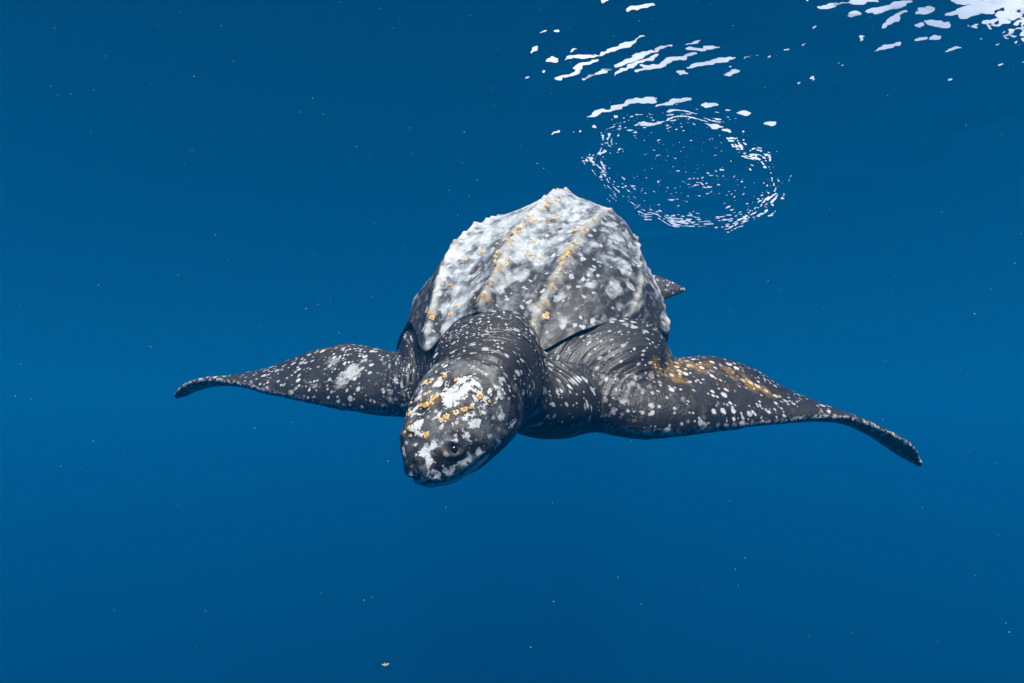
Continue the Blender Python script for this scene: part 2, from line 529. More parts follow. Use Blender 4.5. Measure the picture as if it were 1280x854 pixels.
def build_shell():
    cols, q = shell_columns()
    NQ, NV = 30, 34
    fd = 1 - sstep(.45, .95, cols[..., 0])
    cols[..., 2] -= np.clip(cols[..., 1], 0, None) * .16 * fd
    cols[2, :, 2] -= .035 * fd[2]; cols[1, :, 2] -= .015 * fd[1]; cols[14, :, 2] -= .008 * fd[14]
    for q_, amt in ((3, .5), (4, .9), (5, 1.0), (6, .8)):
        cols[q_, :, 2] -= amt * np.interp(cols[q_, :, 0], [.37, .53, .72, .93, 1.13, 1.4, 1.6], [0, .03, .055, .065, .055, .02, 0])
    for q_, amt in ((12, .8), (11, 1.0), (10, .9)):
        cols[q_, :, 2] += amt * np.interp(cols[q_, :, 0], [.3, .45, .7, .93, 1.13, 1.4, 1.6], [-.02, -.01, .025, .03, .025, .01, 0])
    cols[2, 0, 2] -= .035; cols[2, 0, 1] -= .03; cols[1, 0, 2] -= .01; cols[2, 1, 2] -= .01; cols[3, 0, 2] -= .015
    cols[..., 2] -= 0.03 * np.exp(-np.clip(cols[..., 0], 0, None) / .3)
    cols[9:12, :3, 2] -= np.array([.03, .02, .01]); cols[9:12, :2, 1] -= np.array([.05, .03])
    ring = crspline(cols, NQ, closed=True)                     # (16*NQ, 8, 3)
    g = crspline(np.swapaxes(ring, 0, 1), NV)                  # rows along, (rows, cols, 3)
    nr, nc = g.shape[:2]
    qf = (np.arange(nc) / NQ)                                  # 0..16
    qs = np.where(qf > 8, qf - 16, qf)                         # signed
    vf = np.arange(nr) / (nr - 1)
    Q, V = np.meshgrid(qs, vf)
    # rolled front lip: pull extra rows inwards under the margin
    cen = g[0].mean(0)
    lip = []
    for k, (ds, sh) in enumerate([(0.13, 0.20), (0.05, 0.12), (0.012, 0.06), (-0.004, 0.022)]):
        r = g[0] + (cen - g[0]) * sh
        r = r + np.array([ds, 0, 0])
        lip.append(r)
    g = np.concatenate([np.array(lip), g])
    Q = np.concatenate([np.repeat(Q[:1], 4, 0), Q]); V = np.concatenate([np.repeat(V[:1] * 0 - 0.02, 4, 0), V])
    nr = g.shape[0]
    pts = O_ + g[..., 0:1] * B_ + g[..., 1:2] * U_ + g[..., 2:3] * S_ - ORI
    v = pts.reshape(-1, 3)
    faces = grid_faces(nr, nc).tolist()
    n0 = len(v)
    v = np.concatenate([v, pts[0].mean(0)[None], pts[-1].mean(0)[None]])
    for k in range(nc):
        faces.append([n0, (k + 1) % nc, k])
        faces.append([n0 + 1, (nr - 1) * nc + k, (nr - 1) * nc + (k + 1) % nc])
    bco = np.concatenate([g.reshape(-1, 3), g[0].mean(0)[None], g[-1].mean(0)[None]])
    Qv = np.concatenate([Q.ravel(), [0, 0]]); Vv = np.concatenate([V.ravel(), [0, 1]])
    o = mesh_obj('carapace', v, faces, None, turtle)
    me = o.data
    n = no_of(me)
    cenv = v.mean(0)
    if ((v - cenv) * n).sum() < 0:
        me.flip_normals()
        n = no_of(me)
    # ridges
    fade = sstep(-0.03, 0.04, Vv) * sstep(1.0, 0.8, Vv)
    ridge = np.zeros(len(v))
    knob = vnoise(np.stack([bco[:, 0] * 34, np.round(Qv) * 7.3, 0 * Qv], 1))
    knob2 = vnoise(np.stack([bco[:, 0] * 80, np.round(Qv) * 3.1, 0 * Qv + 4], 1))
    for q0, amp, w in [(0, .021, .16), (2, .020, .15), (-2, .019, .15), (4, .016, .14), (-4, .014, .14), (5, .013, .13), (-5, .013, .13)]:
        p = .65 * np.exp(-(np.abs(Qv - q0) / w) ** 1.35) + .35 * np.exp(-(np.abs(Qv - q0) / (2.6 * w)) ** 1.6)
        ridge += p * amp * (1 + 0.38 * knob + 0.30 * knob2) * (1 - .6 * sstep(.35, .6, Vv) * (abs(q0) == 2))
    d = ridge * fade
    # low lumps and leathery relief
    d += 0.0030 * fbm(bco * np.array([6, 10, 10]), 2) * fade
    d += 0.0006 * fbm(bco * np.array([45, 70, 70]), 2)
    d -= 0.010 * (np.cos(Qv * math.pi) < 0) * 0
    cross = np.sin(bco[:, 0] * 95 + 6 * fbm(bco * 9, 2)) * np.exp(-(np.abs(Qv) / 1.2) ** 2)
    d += 0.0010 * cross * sstep(0.25, 0.5, Vv)
    set_co(me, v + n * d[:, None])
    # colour guides: where white blotches crowd, where algae sit
    aq = np.abs(Qv)
    W = 0.50 * np.ones(len(v))
    W -= 0.10 * sstep(.28, .05, Vv)
    W += 0.27 * np.exp(-((Qv + 0.3) / 2.6) ** 2) * sstep(0.0, 0.25, Vv)
    W += 0.12 * np.exp(-((Qv + 1.0) / 1.6) ** 2)
    W -= 0.12 * sstep(1.7, 2.6, Qv) * sstep(0.40, 0.08, Vv)
    W += 0.05 * sstep(1.7, 2.6, Qv)
    W -= 0.10 * sstep(3.6, 4.2, Qv)
    W -= 0.12 * sstep(0.16, 0.0, Vv) * sstep(0.3, 1.2, Qv)
    W -= 0.55 * sstep(-2.15, -2.7, Qv)
    W -= 0.5 * sstep(5.0, 5.5, aq)
    W += 0.25 * np.exp(-((Qv - 5) / .35) ** 2)
    set_attr(me, 'bco', bco)
    set_attr(me, 'white', W)
    set_attr(me, 'ridge', np.clip((ridge / 0.016 - .35) / .65, 0, 1) * (aq < 2.6) * fade * sstep(-2.4, -1.2, Qv))
    set_attr(me, 'crest', np.clip(ridge / 0.017, 0, 1) * fade)
    return o

def shell_mat():
    m = NT('carapace_skin')
    bc = m.attr('bco', 'Vector')
    W = m.math('ADD', m.attr('white'), m.math('MULTIPLY', m.math('SUBTRACT', m.noise(m.vmath('MULTIPLY', bc, (0.7, 1, 1)), 8.0, 3), 0.5), 1.1))
    st = m.vmath('MULTIPLY', bc, (0.45, 1.0, 1.0))              # streaks run along the shell
    wst = m.warp(st, 14.0, 0.05)
    wbc = m.warp(bc, 20.0, 0.035)
    dark = m.mix(m.noise(bc, 12.0, 4), (0.006, 0.006, 0.008, 1), (0.030, 0.025, 0.023, 1))
    grey = m.mix(m.step(m.noise(wst, 22.0, 4, 0.55), 0.34, 0.66), (0.035, 0.045, 0.058, 1), (0.20, 0.235, 0.27, 1))
    lift = m.math('MULTIPLY', m.math('SUBTRACT', W, 0.72), 0.50)
    s2 = m.vmath('MULTIPLY', m.warp(bc, 12.0, 0.05), (0.50, 1.0, 1.0))
    f1 = m.step(m.math('ADD', m.noise(s2, 15.0, 4, 0.55), lift), 0.32, 0.60)
    col = m.mix(f1, dark, grey)
    f2 = m.step(m.math('ADD', m.noise(m.vmath('ADD', s2, (2.3, 5.1, 0.7)), 25.0, 4, 0.55), lift), 0.47, 0.72)
    col = m.mix(f2, col, m.mix(m.noise(bc, 40.0, 4), (0.24, 0.275, 0.31, 1), (0.52, 0.53, 0.53, 1)))
    stv = m.vmath('MULTIPLY', m.warp(bc, 9.0, 0.04), (0.16, 1.0, 1.0))
    sk = m.math('MULTIPLY', m.step(m.noise(stv, 42.0, 5, 0.62), 0.47, 0.72), m.math('MAXIMUM', m.step(W, 0.0, 0.5), 0.65))
    col = m.mix(m.math('MULTIPLY', sk, 0.6), col, (0.30, 0.34, 0.38, 1))
    # soft-edged white blobs of several sizes
    def blobs(vec, sc_, lo, hi, keep):
        d, c = m.voro(vec, sc_, 1.0, feature='SMOOTH_F1')
        sep = m.n('SeparateColor'); m.l(c, sep.inputs[0])
        on = m.step(m.math('SUBTRACT', m.math('MULTIPLY', W, keep), sep.outputs[0]), -0.02, 0.06)
        edge = m.math('ADD', d, m.math('MULTIPLY', m.math('SUBTRACT', m.noise(bc, 60.0, 5, 0.65), 0.5), 0.42))
        return m.math('MULTIPLY', m.step(edge, hi, lo), on)
    b1 = blobs(wbc, 19.0, 0.12, 0.56, 0.66)
    b2 = blobs(wbc, 36.0, 0.12, 0.54, 0.40)
    b3 = blobs(m.vmath('ADD', wst, (3.1, 1.7, 0.4)), 27.0, 0.12, 0.56, 0.70)
    b4 = blobs(m.vmath('ADD', wbc, (5.1, 2.7, 7.4)), 80.0, 0.20, 0.40, 0.25)
    d5, c5 = m.voro(m.vmath('MULTIPLY', m.warp(bc, 30.0, 0.03), (0.6, 1.0, 1.0)), 46.0)
    s5 = m.n('SeparateColor'); m.l(c5, s5.inputs[0])
    e5 = m.math('ADD', d5, m.math('MULTIPLY', m.math('SUBTRACT', m.noise(bc, 90.0, 5, 0.65), 0.5), 0.5))
    b5 = m.math('MULTIPLY', m.step(m.math('SUBTRACT', e5, m.math('MULTIPLY', s5.outputs[1], 0.4)), 0.10, -0.02), m.step(s5.outputs[0], 0.50, 0.56))
    bb = m.math('MAXIMUM', m.math('MAXIMUM', b1, b2), m.math('MAXIMUM', m.math('MAXIMUM', b3, b4), m.math('MULTIPLY', b5, m.step(W, -0.05, 0.2))))
    whit = m.mix(m.noise(bc, 45.0, 5), (0.24, 0.27, 0.31, 1), (0.64, 0.65, 0.64, 1))
    col = m.mix(m.math('MULTIPLY', bb, 0.72), col, whit)
    # fine dark cracks
    cr = m.noise(wst, 70.0, 3, 0.6)
    col = m.mix(m.math('MULTIPLY', m.step(cr, 0.46, 0.34), 0.35), col, (0.03, 0.035, 0.042, 1))
    col = m.mix(m.math('MULTIPLY', m.step(m.attr('crest'), 0.35, 0.95), m.math('MULTIPLY', m.noise(bc, 50.0, 4), 0.9)), col, (0.52, 0.52, 0.48, 1))
    # ochre algae and crust along the ridges
    rg = m.attr('ridge')
    an = m.noise(bc, 26.0, 5, 0.65)
    al = m.step(m.math('MULTIPLY', m.math('ADD', rg, 0.06), m.step(an, 0.46, 0.64)), 0.22, 0.65)
    alc = m.mix(m.noise(bc, 90.0, 3), (0.08, 0.04, 0.01, 1), (0.50, 0.29, 0.06, 1))
    col = m.mix(m.math('MULTIPLY', al, 0.7), col, alc)
    h = m.math('ADD', m.math('MULTIPLY', m.noise(wst, 60.0, 6, 0.65), 1.0), m.math('MULTIPLY', bb, 0.35))
    m.principled(col, m.mixf(bb, 0.45, 0.6), h, 0.20, 0.005, 0.2)
    return m.m

shell = build_shell()
shell.data.materials.append(shell_mat())

# ---- skin: head, neck, chest, flippers and tail as lofts, fused into one continuous mesh
def sect(c, ax, up, side, w, ht, hb, n=40, ex=2.3):
    th = np.linspace(0, 2 * np.pi, n, endpoint=False) - math.pi / 2      # start at the bottom
    cs, sn = np.cos(th), np.sin(th)
    x = np.sign(cs) * np.abs(cs) ** (2 / ex) * w
    y = np.sign(sn) * np.abs(sn) ** (2 / ex)
    y = np.where(y > 0, y * ht, y * hb)
    return c + x[:, None] * side + y[:, None] * up

SN = P(525, 597, 1.49)               # tip of the snout
HB = P(596, 488, 1.68)               # middle of the skull's back
HA = unit(SN - HB); HL = np.linalg.norm(SN - HB)
HU = camdir((0.05, 0, 1)); HU = unit(HU - (HU @ HA) * HA)
HS = np.cross(HU, HA)
if HS @ camdir((1, 0, 0)) < 0:
    HS = -HS
def head_local(p):
    q = p - HB
    return q @ HA / HL, q @ HS, q @ HU

def head_neck():
    rings = []
    # neck from inside the shell out to the skull
    for c, ax, w, ht, hb in [(P(700, 420, 2.55), None, .19, .13, .2), (P(640, 432, 2.25), None, .155, .13, .19),
                             (P(614, 444, 2.02), None, .148, .128, .18), (P(608, 464, 1.86), None, .156, .122, .17),
                             (P(605, 476, 1.76), None, .136, .108, .145)]:
        rings.append((c, w, ht, hb))
    T = [(0.0, .125, .106, .130), (.2, .131, .110, .128), (.42, .122, .097, .112), (.62, .109, .078, .094), (.78, .084, .058, .074),
         (.9, .060, .042, .054), (.97, .041, .029, .036), (1.005, .018, .013, .016)]
    cs = [r[0] for r in rings] + [HB + HA * HL * t for t, *_ in T]
    par = [(r[1], r[2], r[3]) for r in rings] + [(w, a, b) for _, w, a, b in T]
    out = []
    for k, (c, (w, a, b)) in enumerate(zip(cs, par)):
        ax = unit(cs[min(k + 1, len(cs) - 1)] - cs[max(k - 1, 0)])
        up = unit(HU - (HU @ ax) * ax)
        sd_ = np.cross(up, ax)
        if sd_ @ HS < 0:
            sd_ = -sd_
        out.append(sect(c, ax, up, sd_, w, a, b))
    return np.array(out)

def flipper(st, n=40):
    L = np.array([P(*s[0]) for s in st]); T = np.array([P(*s[1]) for s in st])
    c = (L + T) / 2
    out = []
    for k, s in enumerate(st):
        sp = unit(c[min(k + 1, len(st) - 1)] - c[max(k - 1, 0)])
        ch = L[k] - T[k]
        hc = np.linalg.norm(ch) / 2
        ch = ch / (2 * hc)
        nn = np.cross(sp, ch)
        nn = unit(nn)
        if nn @ UPV < 0:
            nn = -nn
        th = np.linspace(0, 2 * np.pi, n, endpoint=False) - math.pi / 2
        cs, sn = np.sin(th), np.cos(th)
        x = cs * hc
        y = np.sign(sn) * np.abs(sn) ** 1.0 * s[2] / 2 * (1 + 0.30 * cs)
        out.append(c[k] + x[:, None] * ch + y[:, None] * nn)
    return np.array(out)

RF = [((690, 505, 2.12), (735, 415, 2.42), .24), ((722, 520, 1.98), (772, 418, 2.30), .225), ((758, 533, 1.92), (812, 440, 2.22), .185),
      ((805, 542, 1.90), (842, 449, 2.22), .145), ((860, 541, 1.93), (886, 446, 2.25), .110), ((920, 535, 1.99), (936, 459, 2.29), .08),
      ((980, 528, 2.06), (986, 487, 2.31), .058), ((1030, 522, 2.13), (1036, 511, 2.31), .045), ((1075, 526, 2.18), (1071, 533, 2.32), .036),
      ((1113, 541, 2.22), (1104, 556, 2.32), .028), ((1140, 557, 2.25), (1130, 573, 2.32), .02), ((1153, 580, 2.27), (1149, 584, 2.29), .008)]
LF = [((600, 505, 2.15), (590, 430, 2.45), .22), ((560, 512, 2.15), (548, 432, 2.42), .20), ((515, 512, 2.17), (510, 446, 2.43), .165),
      ((472, 515, 2.21), (470, 436, 2.47), .125), ((430, 511, 2.26), (432, 431, 2.51), .095), ((380, 501, 2.34), (385, 441, 2.57), .07),
      ((330, 489, 2.43), (335, 460, 2.63), .052), ((290, 479, 2.51), (293, 471, 2.67), .042), ((255, 474, 2.59), (256, 485, 2.70), .034),
      ((230, 480, 2.65), (232, 495, 2.72), .024), ((217, 494, 2.69), (219, 499, 2.72), .01)]

def blob(c, ax, n=30):
    """ellipsoid from three half-axis vectors"""
    rings = []
    for t in np.linspace(-0.995, 0.995, 14):
        r = math.sqrt(1 - t * t)
        th = np.linspace(0, 2 * np.pi, n, endpoint=False)
        rings.append(c + t * ax[0] + r * (np.cos(th)[:, None] * ax[1] + np.sin(th)[:, None] * ax[2]))
    return np.array(rings)

def hind(side):
    """hind paddle: a blade from under the rear of the shell"""
    st = []
    tip = P(858, 362, 2.92) - O_
    ts, tu, tw = tip @ B_, tip @ U_, tip @ S_
    cdir = unit(U_ * .72 + B_ * .69)
    for f, ch, th in [(0.0, .10, .10), (.3, .105, .08), (.55, .080, .030), (.75, .052, .02), (.9, .026, .014), (1.0, .006, .008)]:
        c = body(.98 + (ts - .98) * f, -.04 + (tu + .04) * f ** .7, (.15 + (tw - .15) * f) * side)
        st.append((c - cdir * ch, c + cdir * ch, th))
    out = []
    for a, b, th in st:
        c = (a + b) / 2; ch = b - a; hc = np.linalg.norm(ch) / 2; ch = ch / (2 * hc)
        nn = unit(np.cross(ch, S_)); 
        t = np.linspace(0, 2 * np.pi, 28, endpoint=False)
        out.append(c + np.sin(t)[:, None] * hc * ch + np.cos(t)[:, None] * th / 2 * nn)
    return np.array(out)

def build_body():
    parts = []
    HN = head_neck()
    parts.append((loft(HN, 10), 0))
    parts.append((loft(flipper(RF), 10), 1))
    parts.append((loft(flipper(LF), 10), 2))
    parts.append((loft(blob(P(682, 486, 2.10), [camdir((.21, .0, -.01)), camdir((0, .26, .06)), camdir((0, -.04, .13))]), 3), 3))
    parts.append((loft(blob(P(746, 444, 2.21), [camdir((.235, -.04, -.015)), camdir((.03, .25, .065)), camdir((0, -.04, .148))]), 3), 5))
    parts.append((loft(blob(P(709, 449, 2.15), [camdir((.125, -.02, -.01)), camdir((.02, .2, .05)), camdir((0, -.04, .118))]), 3), 5))
    parts.append((loft(blob(P(533, 442, 2.43), [camdir((.088, -.03, .0)), camdir((.03, .2, .05)), camdir((0, -.03, .12))]), 3), 5))
    parts.append((loft(blob(P(655, 455, 2.55), [camdir((.30, -.09, 0)), camdir((.1, .42, .12)), camdir((0, -.05, .15))]), 3), 3))
    for k, sgn in ((4, 1), (4, -1)):
        parts.append((loft(hind(sgn), 6), k))
    tail = [body(s, u, 0) for s, u in ((1.25, 0.0), (1.5, 0.0), (1.62, .0), (1.72, -.015))]
    tr = [sect(c, B_, U_, S_, r, r, r, 24, 2) for c, r in zip(tail, (.10, .055, .03, .004))]
    parts.append((loft(np.array(tr), 6), 3))
    V, F, AL, AR, ID = [], [], [], [], []
    base = 0
    for (v, f, al, ar), pid in parts:
        V.append(v - ORI); AL.append(al); AR.append(ar); ID.append(np.full(len(v), pid))
        F += [[i + base for i in q] for q in f]
        base += len(v)
    V = np.concatenate(V); AL = np.concatenate(AL); AR = np.concatenate(AR); ID = np.concatenate(ID)
    tmp = mesh_obj('tmp', V, F)
    import bmesh
    bm = bmesh.new(); bm.from_mesh(tmp.data)
    bmesh.ops.recalc_face_normals(bm, faces=bm.faces)
    bm.to_mesh(tmp.data); bm.free()
    md = tmp.modifiers.new('r', 'REMESH')
    md.mode = 'VOXEL'; md.voxel_size = 0.0045; md.adaptivity = 0.0
    dg = bpy.context.evaluated_depsgraph_get()
    me = bpy.data.meshes.new_from_object(tmp.evaluated_get(dg))
    bpy.data.objects.remove(tmp)
    me.name = 'body'
    o = bpy.data.objects.new('body', me)
    COL.objects.link(o)
    o.parent = turtle
    # --- smoothing: strong at the joints, light elsewhere
    co = co_of(me)
    ne = len(me.edges)
    ed = np.empty(ne * 2, np.int32); me.edges.foreach_get('vertices', ed); ed = ed.reshape(-1, 2)
    deg = np.bincount(ed.ravel(), minlength=len(co)).astype(float)
    def lap(x):
        a = np.zeros_like(x)
        for k in range(x.shape[1]):
            a[:, k] = np.bincount(ed[:, 0], x[ed[:, 1], k], len(x)) + np.bincount(ed[:, 1], x[ed[:, 0], k], len(x))
        return a / deg[:, None]
    wt = np.zeros(len(co))
    for px, py, d, r in [(728, 470, 2.06, .30), (705, 500, 2.0, .24), (770, 440, 2.2, .16), (510, 470, 2.2, .17), (660, 500, 1.92, .22), (690, 540, 2.0, .18), (585, 500, 2.1, .15)]:
        q = np.linalg.norm(co - (P(px, py, d) - ORI), axis=1)
        wt = np.maximum(wt, sstep(r, r * .45, q))
    for k in range(170):
        w = (np.maximum(wt, 0.0) if k >= 5 else np.maximum(wt, 0.7)) * 0.6
        co = co + (lap(co) - co) * w[:, None]
    # --- transfer part coordinates
    kd = kdtree.KDTree(len(V))
    for i, p in enumerate(V):
        kd.insert(p, i)
    kd.balance()
    idx = np.array([kd.find(p)[1] for p in co])
    pid = ID[idx].astype(float); al = AL[idx]; ar = AR[idx]
    for k in range(6):                                   # soften the seams of the guides
        z = lap(np.stack([al, ar], 1)); same = lap(np.stack([pid, pid], 1))[:, 0]
        m_ = np.abs(same - pid) < 1e-6
        al = np.where(m_, .5 * al + .5 * z[:, 0], al); ar = np.where(m_, .5 * ar + .5 * z[:, 1], ar)
    W3 = co + ORI
    ht, hs, hu = head_local(W3)
    hn = (pid == 0)
    neckw = (hn & (ht < 0.12)).astype(float)
    neckw[(pid == 3) | (pid == 5)] = 1.0
    # arms: the shoulder is folded like the neck
    cR = np.linalg.norm(co - (P(735, 470, 2.1) - ORI), axis=1)
    arm = (pid == 1) * sstep(0.30, 0.12, cR)
    cL = np.linalg.norm(co - (P(540, 470, 2.25) - ORI), axis=1)
    arm = np.maximum(arm, (pid == 2) * sstep(.22, .08, cL))
    neckw = np.maximum(neckw, arm)
    headw = (hn & (ht > -.02)).astype(float) * sstep(-.05, .12, ht)
    neckw = np.where(hn, 1 - sstep(.04, .16, ht), neckw)
    for k in range(10):
        z = lap(np.stack([neckw, headw], 1)); neckw, headw = z[:, 0], z[:, 1]
    set_co(me, co)
    me.polygons.foreach_set('use_smooth', np.full(len(me.polygons), True))
    n = no_of(me)
    d = np.zeros(len(co))
    pat = np.stack([al, ar, pid * 3.0], 1)
    for ids, cc in (((1, 5), P(812, 535, 2.0)), ((2, 5), P(420, 505, 2.3)), ((3,), P(560, 560, 1.55))):
        mk = np.isin(pid, ids) & ((co[:, 0] > 0) if 1 in ids else (co[:, 0] < 0) if 2 in ids else True)
        q = co - (cc - ORI)
        rr = np.linalg.norm(q, axis=1)
        an = np.arctan2(q @ UPV, q @ RGT)
        pat[mk, 0] = rr[mk] + 2.0; pat[mk, 1] = (an * .25)[mk]
    al = pat[:, 0]; ar0 = ar; ar = pat[:, 1]
    # folds across the neck and shoulders
    wob = fbm(co * 7, 3)
    ph = al * 2 * math.pi / 0.021 + 4.0 * wob
    fold = np.sin(ph) - 0.5 * np.sin(2 * ph + 1.3)
    brk = 0.45 + 0.55 * vnoise(np.stack([al * 30, ar * 5, pid], 1))
    d += neckw * np.where(pid == 3, .35, np.where(pid == 0, 1.0, .6)) * 0.0030 * fold * brk
    d += neckw * 0.0016 * vnoise(np.stack([al * 95, ar * 9, pid], 1))
    # muscle and bone under the flipper skin
    fl = ((pid == 1) | (pid == 2)).astype(float) * (1 - neckw)
    d += fl * 0.006 * fbm(co * 8.0, 3) + fl * 0.0012 * fbm(co * 45, 2)
    # head: brow, cheek, mouth line, nostrils, eye hollows
    m_h = hn & (ht > -0.05)
    side_n = n @ HS
    ahs = np.abs(hs)
    d += np.where(m_h, 0.007 * np.exp(-(((ht - .30) / .22) ** 2 + ((hu + .02) / .05) ** 2)) * sstep(.05, .1, ahs), 0)          # cheek
    bv0 = BVHTree.FromPolygons(co.tolist(), [list(p.vertices) for p in me.polygons])
    def loc(px, py):
        hh = bv0.ray_cast(Vector(CAM - ORI), Vector(unit(P(px, py, 1) - CAM)))
        return head_local(np.array(hh[0]) + ORI)
    EYE = loc(568, 562); NOS = loc(518, 580)
    mp = np.array([loc(*q) for q in ((544, 605), (556, 602), (566, 598), (580, 590), (594, 580), (603, 572))])
    mp = mp[np.argsort(mp[:, 0])]
    mu = np.interp(ht, mp[:, 0], mp[:, 2]) + .012 * np.exp(-((ahs - .022) / .010) ** 2) * sstep(.85, .98, ht)
    mfade = sstep(mp[0, 0] - .08, mp[0, 0] + .03, ht)
    d += np.where(m_h, 0.010 * np.exp(-(((ht - EYE[0] + .06) / .12) ** 2 + ((hu - EYE[2] - .030) / .02) ** 2 + ((ahs - EYE[1] + .01) / .04) ** 2)), 0)   # brow
    dm = hu - mu
    d += np.where(m_h, -0.0085 * np.exp(-(dm / .0045) ** 2) * mfade, 0)
    d += np.where(m_h, 0.0050 * np.exp(-((dm - .015) / .009) ** 2) * mfade + 0.0040 * np.exp(-((dm + .014) / .009) ** 2) * mfade, 0)
    nd = np.sqrt(((ht - NOS[0]) * HL) ** 2 + (ahs - max(abs(NOS[1]), .012)) ** 2 + (hu - NOS[2]) ** 2)
    d += np.where(m_h, -0.005 * np.exp(-(nd / .0055) ** 2) + 0.0015 * np.exp(-((nd - .012) / .006) ** 2), 0)
    ed_ = np.sqrt(((ht - EYE[0]) * HL) ** 2 + (hu - EYE[2]) ** 2 * 1.3)
    es = sstep(EYE[1] - .035, EYE[1] - .012, ahs)
    d += np.where(m_h, es * (-0.0025 * np.exp(-(ed_ / .008) ** 2) + 0.0036 * np.exp(-((ed_ - .0165) / .0055) ** 2)), 0)
    d += np.where(hn, -0.006 * np.exp(-((ht + .03) / .07) ** 2), 0)
    d += headw * (0.0035 * fbm(co * 16, 3) + 0.0012 * fbm(co * 60, 2))
    co = co + n * d[:, None]
    set_co(me, co)
    # --- colour guides
    ang = fbm(co * 6 + 3, 2)
    spot = 0.55 + 0.45 * ang
    paint = np.zeros(len(co))
    bv = BVHTree.FromPolygons(co.tolist(), [list(p.vertices) for p in me.polygons])
    def pick(px, py):
        dr = unit(P(px, py, 1) - CAM)
        hit = bv.ray_cast(Vector(CAM - ORI), Vector(dr))
        return hit
    def dab(px, py, r, a=1.0):
        h = pick(px, py)
        if h[0] is None:
            return
        q = np.linalg.norm(co - np.array(h[0]), axis=1)
        dd = (np.array(h[0]) + ORI - CAM) @ FWD
        np.maximum(paint, a * np.exp(-(q / (r * dd / FPX)) ** 2), out=paint)
    for px, py, r, a in [(566, 494, 17, 1.0), (560, 505, 10, .8), (590, 480, 10, .9), (576, 476, 9, .8), (548, 480, 8, .9), (600, 503, 9, .8), (604, 516, 8, .8),
                         (579, 523, 6, .9), (593, 530, 9, .8), (520, 534, 9, 1.0), (527, 545, 5, .6), (521, 555, 6, .7), (532, 563, 8, .9), (541, 558, 6, .8), (536, 578, 8, .9),
                         (506, 552, 5, .8), (504, 562, 4, .8), (516, 594, 5, .8), (529, 600, 6, .9), (525, 495, 7, .8), (518, 512, 5, .6), (612, 490, 8, .7), (626, 520, 8, .7),
                         (545, 592, 7, 1), (556, 588, 6, 1), (566, 585, 6, 1), (577, 580, 6, 1), (586, 572, 6, .9), (598, 566, 6, .9), (608, 572, 7, .9), (598, 580, 6, 1),
                         (587, 588, 6, 1), (575, 596, 6, 1), (562, 602, 6, 1), (549, 606, 5, 1), (622, 556, 8, .7), (612, 545, 6, .6), (605, 552, 5, .6), (640, 530, 8, .5),
                         (584, 545, 6, .6), (440, 464, 20, 1.0), (428, 476, 15, .8), (416, 452, 15, .8), (455, 452, 12, .7), (405, 445, 10, .5), (450, 440, 10, .4), (380, 450, 10, .4), (890, 465, 18, .45), (920, 478, 16, .5), (955, 486, 12, .45), (870, 450, 12, .4), (905, 505, 10, .5), (590, 553, 4, .5), (566, 545, 4, .4)]:
        dab(px, py, r, a)
    lip = np.where(m_h, np.exp(-((np.abs(dm) - .011) / .0065) ** 2) * mfade * 1.05, 0)
    paint = np.maximum(paint, lip)
    crown = headw * sstep(.0, .06, hu) * sstep(.95, .5, ht)
    paint = np.maximum(paint, .20 * crown + .08 * headw)
    ochre = np.zeros(len(co))
    for px, py, r, a in [(824, 462, 18, .9), (842, 457, 22, 1.0), (868, 456, 22, .8), (850, 476, 18, .7), (890, 458, 20, .55), (915, 466, 20, .6), (938, 478, 20, .75),
                         (955, 488, 16, .7), (905, 480, 16, .5), (975, 494, 12, .5), (388, 439, 20, .6), (408, 436, 18, .55), (360, 448, 16, .45), (400, 452, 12, .5), (430, 432, 14, .4),
                         (617, 562, 6, .6), (555, 564, 5, .5), (540, 500, 14, .6), (511, 530, 8, .5), (545, 474, 9, .4)]:
        h = pick(px, py)
        if h[0] is None:
            continue
        q = np.linalg.norm(co - np.array(h[0]), axis=1)
        dd = (np.array(h[0]) + ORI - CAM) @ FWD
        np.maximum(ochre, a * np.exp(-(q / (r * dd / FPX)) ** 2), out=ochre)
    set_attr(me, 'bco', co)
    set_attr(me, 'pat', pat)
    set_attr(me, 'neck', neckw)
    set_attr(me, 'head', headw)
    set_attr(me, 'spot', spot)
    set_attr(me, 'mouth', np.where(m_h, np.exp(-(dm / .0042) ** 2) * mfade, 0))
    set_attr(me, 'paint', paint)
    set_attr(me, 'rim', fl * np.exp(-(ar0 / .011) ** 2))
    set_attr(me, 'ochre', ochre)
    return o, bv, EYE

